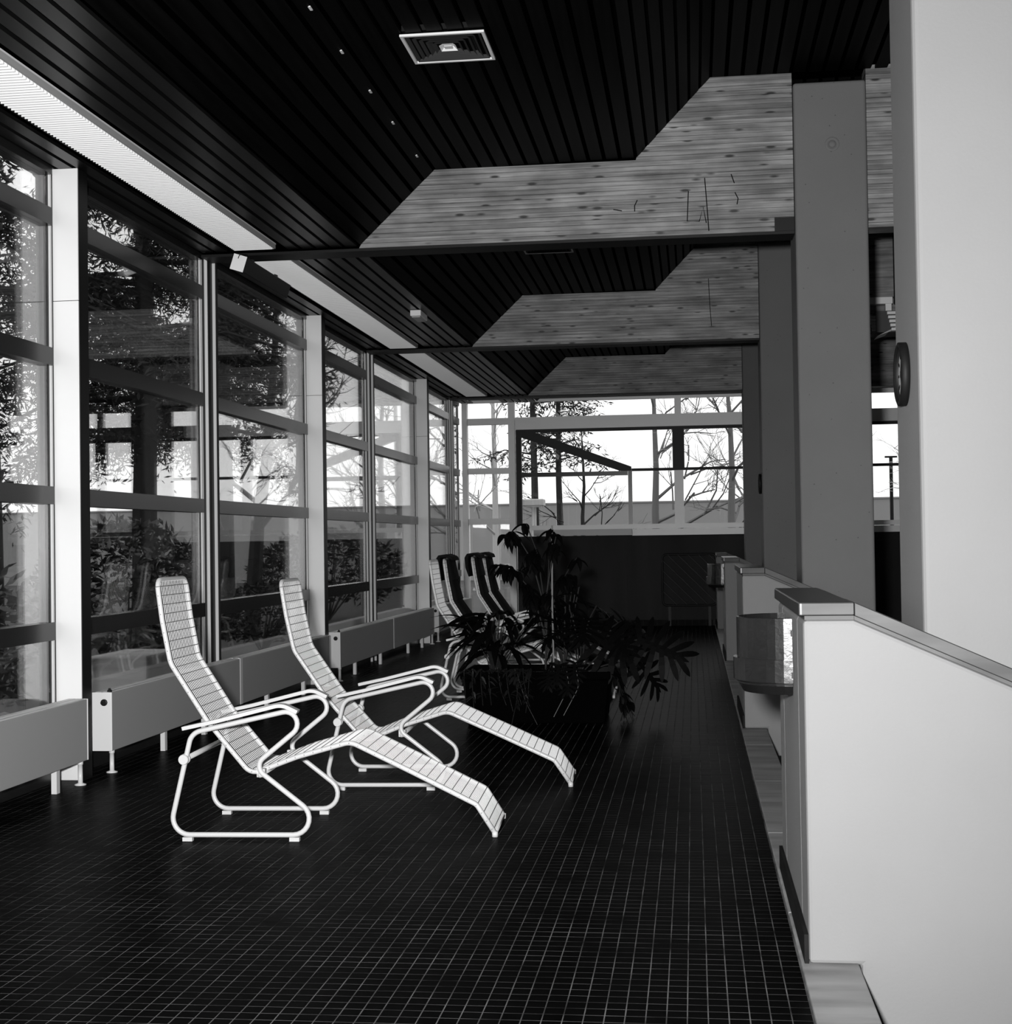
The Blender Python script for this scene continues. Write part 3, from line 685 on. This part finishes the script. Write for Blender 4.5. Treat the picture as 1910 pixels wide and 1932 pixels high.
# ------------------------------------------------------------ clocks on the columns
def clock(x, y, z, label):
    t = thing('wall_clock', label, 'clock', (x, y, z)); r = .108
    MB().lathe([(r*.86, -.022), (r*.9, -.03), (r, -.026), (r, -.001), (0, -.001)], (0, 0, 0), 36, 'x').build('rim', 'rim', t, smooth=True)
    MB().lathe([(0, -.012), (r*.87, -.012), (r*.87, -.004)], (0, 0, 0), 36, 'x').build('dial', 'dial', t)
    for h in range(12):
        a = h*math.pi/6; c, s = math.cos(a), math.sin(a); m = MB().box(-.0145, -.0125, -.004, .004, r*.62, r*.80)
        m.v = [(x_, y_*c-z_*s, y_*s+z_*c) for x_, y_, z_ in m.v]; m.build('hour_mark', 'rim', t)
    for (a, L, w) in ((.45, .055, .006), (2.75, .075, .0045)):
        c, s = math.cos(a), math.sin(a); m = MB().box(-.019, -.016, -w, w, -.012, L); m.v = [(x_, y_*c-z_*s, y_*s+z_*c) for x_, y_, z_ in m.v]; m.build('hand', 'rim', t)
clock(.7265, 5.08, 1.851, 'round black-rimmed wall clock on the broad pale column')
clock(.7395, 15.95, 1.89, 'round wall clock on the dark column behind the grey one')
cp = thing('cover_cap', 'small round cover cap high on the grey column', 'cap', (1.0, 10.2495, 4.02))
MB().lathe([(0, -.012), (.022, -.012), (.026, -.004), (.026, -.001)], (0, 0, 0), 20, 'y').build('knob', 'concrete', cp, smooth=True)
MB().lathe([(.030, -.001), (.032, -.004), (.048, -.004), (.05, -.001)], (0, 0, 0), 24, 'y').build('ring', 'concrete', cp, smooth=True)

# ------------------------------------------------------------ ceiling fittings
def diffuser(x, y, z, label):
    t = thing('air_diffuser', label, 'vent', (x, y, z), group='square air diffusers in the ceiling'); s = .225
    def sq(name, a, b_, z0, z1, m):
        q = MB(); n = 0
        q.v += [(sx*a, sy*a, z0) for sx, sy in ((-1, -1), (1, -1), (1, 1), (-1, 1))]+[(sx*b_, sy*b_, z1) for sx, sy in ((-1, -1), (1, -1), (1, 1), (-1, 1))]
        q.f += [(j, (j+1) % 4, 4+(j+1) % 4, 4+j) for j in range(4)]; return q.build(name, m, t)
    for (x0, x1, y0, y1) in ((-s, s, -s, -s+.016), (-s, s, s-.016, s), (-s, -s+.016, -s+.016, s-.016), (s-.016, s, -s+.016, s-.016)): bx('frame_bar', 'white', t, x0, x1, y0, y1, -.012, .0)
    for q in range(6): a = .20-q*.031; sq('vane', a, a-.03, -.010, .018, 'slot' if q < 5 else 'white')
    bx('core', 'white', t, -.022, .022, -.022, .022, -.006, .0)
    bx('box', 'steel', t, -s+.01, s-.01, -s+.01, s-.01, .02, .05)
diffuser(-1.265, 7.73, 3.981, 'square louvred air diffuser in the ceiling before the nearest beam')
diffuser(-1.275, 13.2, 3.983, 'square air diffuser in the ceiling between the nearest and second beam')
t = thing('emergency_lamp', 'small white box lamp on the soffit boards between the nearest and second beam', 'lamp', (-2.50, 13.35, SOF-.004))
bevel(bx('housing', 'white', t, -.05, .05, -.17, .17, -.055, .0), .006); bevel(bx('lens', 'dial', t, -.04, .04, -.15, .15, -.066, -.0555), .004)
t = thing('box_speaker', 'tilted long box with a white end hung under the soffit beside the double mullion', 'speaker', (-3.183, 10.05, 3.32)); t.rotation_euler = (0, math.radians(18), 0)
bevel(bx('cabinet', 'steel', t, -.048, .048, 0, 1.15, -.055, .055), .006); bx('end_plate', 'white', t, -.05, .05, -.004, -.0005, -.057, .057)
MB().tube(rounded([(-.01, -.006, .03), (.0, -.03, .06), (.03, .03, .075), (.045, .10, .06)], .03, 4), .003, 5).build('cable', 'steel', t)
bx('bracket', 'steel', t, -.01, .01, .25, .28, .056, .075); bx('bracket', 'steel', t, -.01, .01, .85, .88, .056, .075)
# louvred unit heater hanging in the hall beyond the columns
t = thing('unit_heater', 'white louvred unit heater hanging in the hall beyond the columns', 'heater', (2.0, 15.3, 3.56))
bevel(bx('hanger_arm', 'white', t, -.18, .07, .0, .1, .13, .20), .004)
bx('link', 'white', t, .0, .06, .02, .08, .06, .135)
bx('case', 'slot', t, -.10, .45, .02, .4, -.16, .06)
for q in range(5): m = MB().box(.0, .45, -.02, .012, -.012, .016); m.build('louvre_blade', 'white', t, (.01+q*.01, 0, .03-q*.042))
for q in range(5): m = MB().box(-.16, -.10, .03, .07, -.01, .016); m.build('louvre_tip', 'heatpanel', t, (q*.006, 0, .0-q*.032))
MB().prism([(-.09, -.20), (.10, -.11), (.45, -.11), (.45, -.125), (.11, -.13)], .0, .3, 'y').build('deflector', 'heatpanel', t)
MB().tube([(.1, .05, .2), (.1, .05, .98)], .012, 6).build('suspension_rod', 'steel', t); MB().tube([(.1, .05, .13), (.1, .05, .2)], .014, 6).build('rod_end', 'steel', t)

# ------------------------------------------------------------ outdoors
tag(bx('ground_outside', 'lawn', None, -60, 40, -40, 120, -.6, -.26), kind='structure')
tag(bx('terrace', 'paving', None, -5.3, XG-.21, -12, 24, -.255, -.06), kind='structure')
tag(bx('terrace_end', 'paving', None, XG-.2, 9, YF+.21, 26.5, -.255, -.06), kind='structure')
def trunk_tree(name, label, x, y, h, r, cat='tree', bare=False, crown_from=.3, rad=2.2, mt='bark', fol=2600, seed=1, lean=0, grp=None, depth=4, hang=.5):
    rnd = random.Random(seed); t = thing(name, label, cat, (x, y, -.26), group=grp)
    tp = [(lean*(i/6)**1.2*h*.2+rnd.uniform(-.03, .03)*i*.4, rnd.uniform(-.03, .03)*i*.4, h*i/6) for i in range(7)]
    MB().tube(tp, [r*(1-.13*i) for i in range(7)], 8).build('trunk', mt, t)
    br = MB(); leafb = MB()
    def at(f): f = f*6; i = min(5, int(f)); return Vector(tp[i]).lerp(Vector(tp[i+1]), f-i)
    if not bare:
        nb = 46
        for q in range(nb):
            f = crown_from+(1-crown_from)*(q/nb); p = at(f); a = rnd.uniform(0, 6.28); L = rad*(1.15-f)*rnd.uniform(.6, 1.1)+.25
            e = p+Vector((math.cos(a)*L, math.sin(a)*L, -L*.18*rnd.uniform(.2, 1.6))); mid = p.lerp(e, .5)+Vector((0, 0, .12*L))
            br.tube([p, mid, e], [r*.22, r*.13, r*.05], 4)
            for w in range(int(fol/nb)):
                s = rnd.uniform(.12, 1.05); c = (p.lerp(mid, s*2) if s < .5 else mid.lerp(e, s*2-1))
                c = c+Vector((rnd.gauss(0, .16), rnd.gauss(0, .16), -abs(rnd.gauss(0, hang*.35)))); d = Vector((rnd.gauss(0, 1), rnd.gauss(0, 1), rnd.gauss(-.6, .5))).normalized(); sd = d.cross(Vector((rnd.gauss(0, 1), rnd.gauss(0, 1), rnd.gauss(0, 1)))).normalized()
                ll = rnd.uniform(.08, .2); nw = rnd.uniform(.008, .022); n = len(leafb.v); leafb.v += [c[:], (c+d*ll*.5+sd*nw)[:], (c+d*ll)[:], (c+d*ll*.5-sd*nw)[:]]; leafb.f.append((n, n+1, n+2, n+3))
    else:
        def grow(p, d, L, rr, lv):
            e = p+d*L; m_ = p.lerp(e, .5)+Vector((rnd.gauss(0, L*.06), rnd.gauss(0, L*.06), rnd.gauss(0, L*.05)))
            br.tube([p, m_, e], [rr, rr*.8, rr*.6], 4 if lv > 1 else 3)
            if lv <= 0: return
            for _ in range(3 if lv > 1 else 4):
                nd = (d+Vector((rnd.gauss(0, .55), rnd.gauss(0, .55), rnd.gauss(.15, .4)))).normalized(); s = rnd.uniform(.45, 1); grow(p.lerp(e, s), nd, L*rnd.uniform(.5, .75), rr*.55, lv-1)
        for q in range(9):
            f = crown_from+(1-crown_from)*q/9; a = rnd.uniform(0, 6.28); up_ = .5+f*.5
            grow(at(f), Vector((math.cos(a), math.sin(a), up_)).normalized(), rad*rnd.uniform(.5, .9)*(1.2-f), r*.4*(1.1-f*.7), depth-1)
    br.build('branches', mt, t)
    if leafb.v: tag(leafb.build('needles', 'needle', t), kind='stuff')
    return t
trunk_tree('spruce', 'dark spruce close outside the window beside the shrub', -7.9, 20.4, 11, .22, crown_from=.31, rad=3.3, fol=62000, seed=2, hang=1.0)
trunk_tree('spruce', 'dark spruce outside the window behind the second lounger', -9.4, 28.5, 12, .24, crown_from=.30, rad=4.0, fol=62000, seed=5, hang=1.0)
trunk_tree('spruce', 'dark spruce outside the window ahead of the first post', -7.6, 15.0, 11, .2, crown_from=.31, rad=3.0, fol=46000, seed=9, hang=1.0)
trunk_tree('forked_tree', 'leaning bare tree outside the window left of the second post', -7.6, 24.5, 6, .16, bare=True, crown_from=.3, rad=2.6, seed=4, lean=.5)
trunk_tree('pine', 'slim pine with tufted branches beyond the porch rafter', -3.45, 32.0, 9, .10, crown_from=.36, rad=1.6, fol=5000, seed=11, hang=.2)
trunk_tree('pine', 'second slim pine just right of the first beyond the porch rafter', -3.0, 33.2, 9, .09, crown_from=.38, rad=1.5, fol=4000, seed=12, hang=.2)
trunk_tree('bare_sapling', 'bare young tree beyond the end window right of the pines', -2.45, 33, 4.2, .07, bare=True, crown_from=.3, rad=1.6, seed=13)
bl = ['hazy bare tree beyond the end windows near the middle mullion', 'hazy bare tree beyond the right end window pane', 'tall hazy bare tree far beyond the right end pane', 'hazy bare tree far behind the pines', 'far hazy bare tree seen past the hall columns']
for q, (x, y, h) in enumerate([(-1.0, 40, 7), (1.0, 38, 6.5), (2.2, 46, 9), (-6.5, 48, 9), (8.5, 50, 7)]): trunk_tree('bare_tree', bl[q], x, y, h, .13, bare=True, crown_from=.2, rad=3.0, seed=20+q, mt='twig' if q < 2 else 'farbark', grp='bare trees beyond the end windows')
# far hedge-topped wall
fwl = thing('garden_wall', 'long pale garden wall far beyond the end windows', 'wall', (0, 60, -.26))
bx('wall_body', 'farwall', fwl, -40, 25, 0, .4, 0, 3.1); bx('coping', 'farwall', fwl, -40, 25, -.05, .45, 3.101, 3.16)
# evergreen shrub close to the window
def shrub(label, x, y, r, h, n, seed, lm='shrub', ls=.12):
    rnd = random.Random(seed); t = thing('evergreen_shrub', label, 'shrub', (x, y, -.26)); st = MB(); lf = MB()
    for q in range(14):
        a = rnd.uniform(0, 6.28); e = Vector((math.cos(a)*r*.7, math.sin(a)*r*.7, h*rnd.uniform(.6, .95))); st.tube([(0, 0, 0), e*.5+Vector((0, 0, .1)), e], [.02, .014, .006], 4)
    for q in range(n):
        a = rnd.uniform(0, 6.28); ph = math.acos(rnd.uniform(-.7, 1)); rr = r*rnd.uniform(.7, 1.03); c = Vector((math.cos(a)*math.sin(ph)*rr, math.sin(a)*math.sin(ph)*rr, h*.52+math.cos(ph)*h*.48*rnd.uniform(.8, 1.02)))
        d = Vector((rnd.gauss(0, 1), rnd.gauss(0, 1), rnd.gauss(.2, .7))).normalized(); sd = d.cross(Vector((rnd.gauss(0, 1), rnd.gauss(0, 1), rnd.gauss(0, 1)))).normalized(); L = ls*rnd.uniform(.7, 1.3); w = L*.17
        nn = len(lf.v); lf.v += [c[:], (c+d*L*.45+sd*w)[:], (c+d*L)[:], (c+d*L*.45-sd*w)[:]]; lf.f.append((nn, nn+1, nn+2, nn+3))
    st.build('stems', 'bark', t); tag(lf.build('leaves', lm, t), kind='stuff')
shrub('glossy evergreen shrub right outside the window behind the first lounger', -5.6, 13.9, .95, 1.85, 3600, 3)
shrub('glossy evergreen shrub outside the window ahead of the first post', -5.4, 9.3, .9, 1.75, 3000, 6)
shrub('low dark shrub outside the window by the second post', -6.2, 20.5, .9, 1.0, 2200, 8, 'needle', .1)
shrub('broad dark hedge shrub outside the third window', -7.5, 29.5, 1.6, 1.9, 3000, 10, 'needle', .16)
# garden lamp and mast
t = thing('garden_lamp', 'flat boxy garden lamp on a post beyond the end window', 'lamp', (-2.95, 27.2, -.26))
MB().tube([(0, 0, 0), (0, 0, 2.23)], .045, 10).build('post', 'lampgrey', t); bevel(bx('lamp_head', 'lampgrey', t, -.2, .2, -.2, .2, 2.231, 2.36), .02); bx('diffuser', 'white', t, -.14, .14, -.14, .14, 2.21, 2.2305)
t = thing('mast', 'slim dark mast beyond the hall windows', 'mast', (6.6, 50, -.26)); MB().tube([(0, 0, 0), (0, 0, 4.2)], .06, 8).build('pole', 'steel', t); bx('crossarm', 'steel', t, -.2, .2, -.03, .03, 4.2, 4.26)
t = thing('timber_block', 'pale cracked timber block on the terrace outside the window behind the first lounger', 'block', (-4.25, 10.75, -.059))
bevel(bx('block', 'timber', t, -.22, .22, -.35, .35, 0, .56), .02)
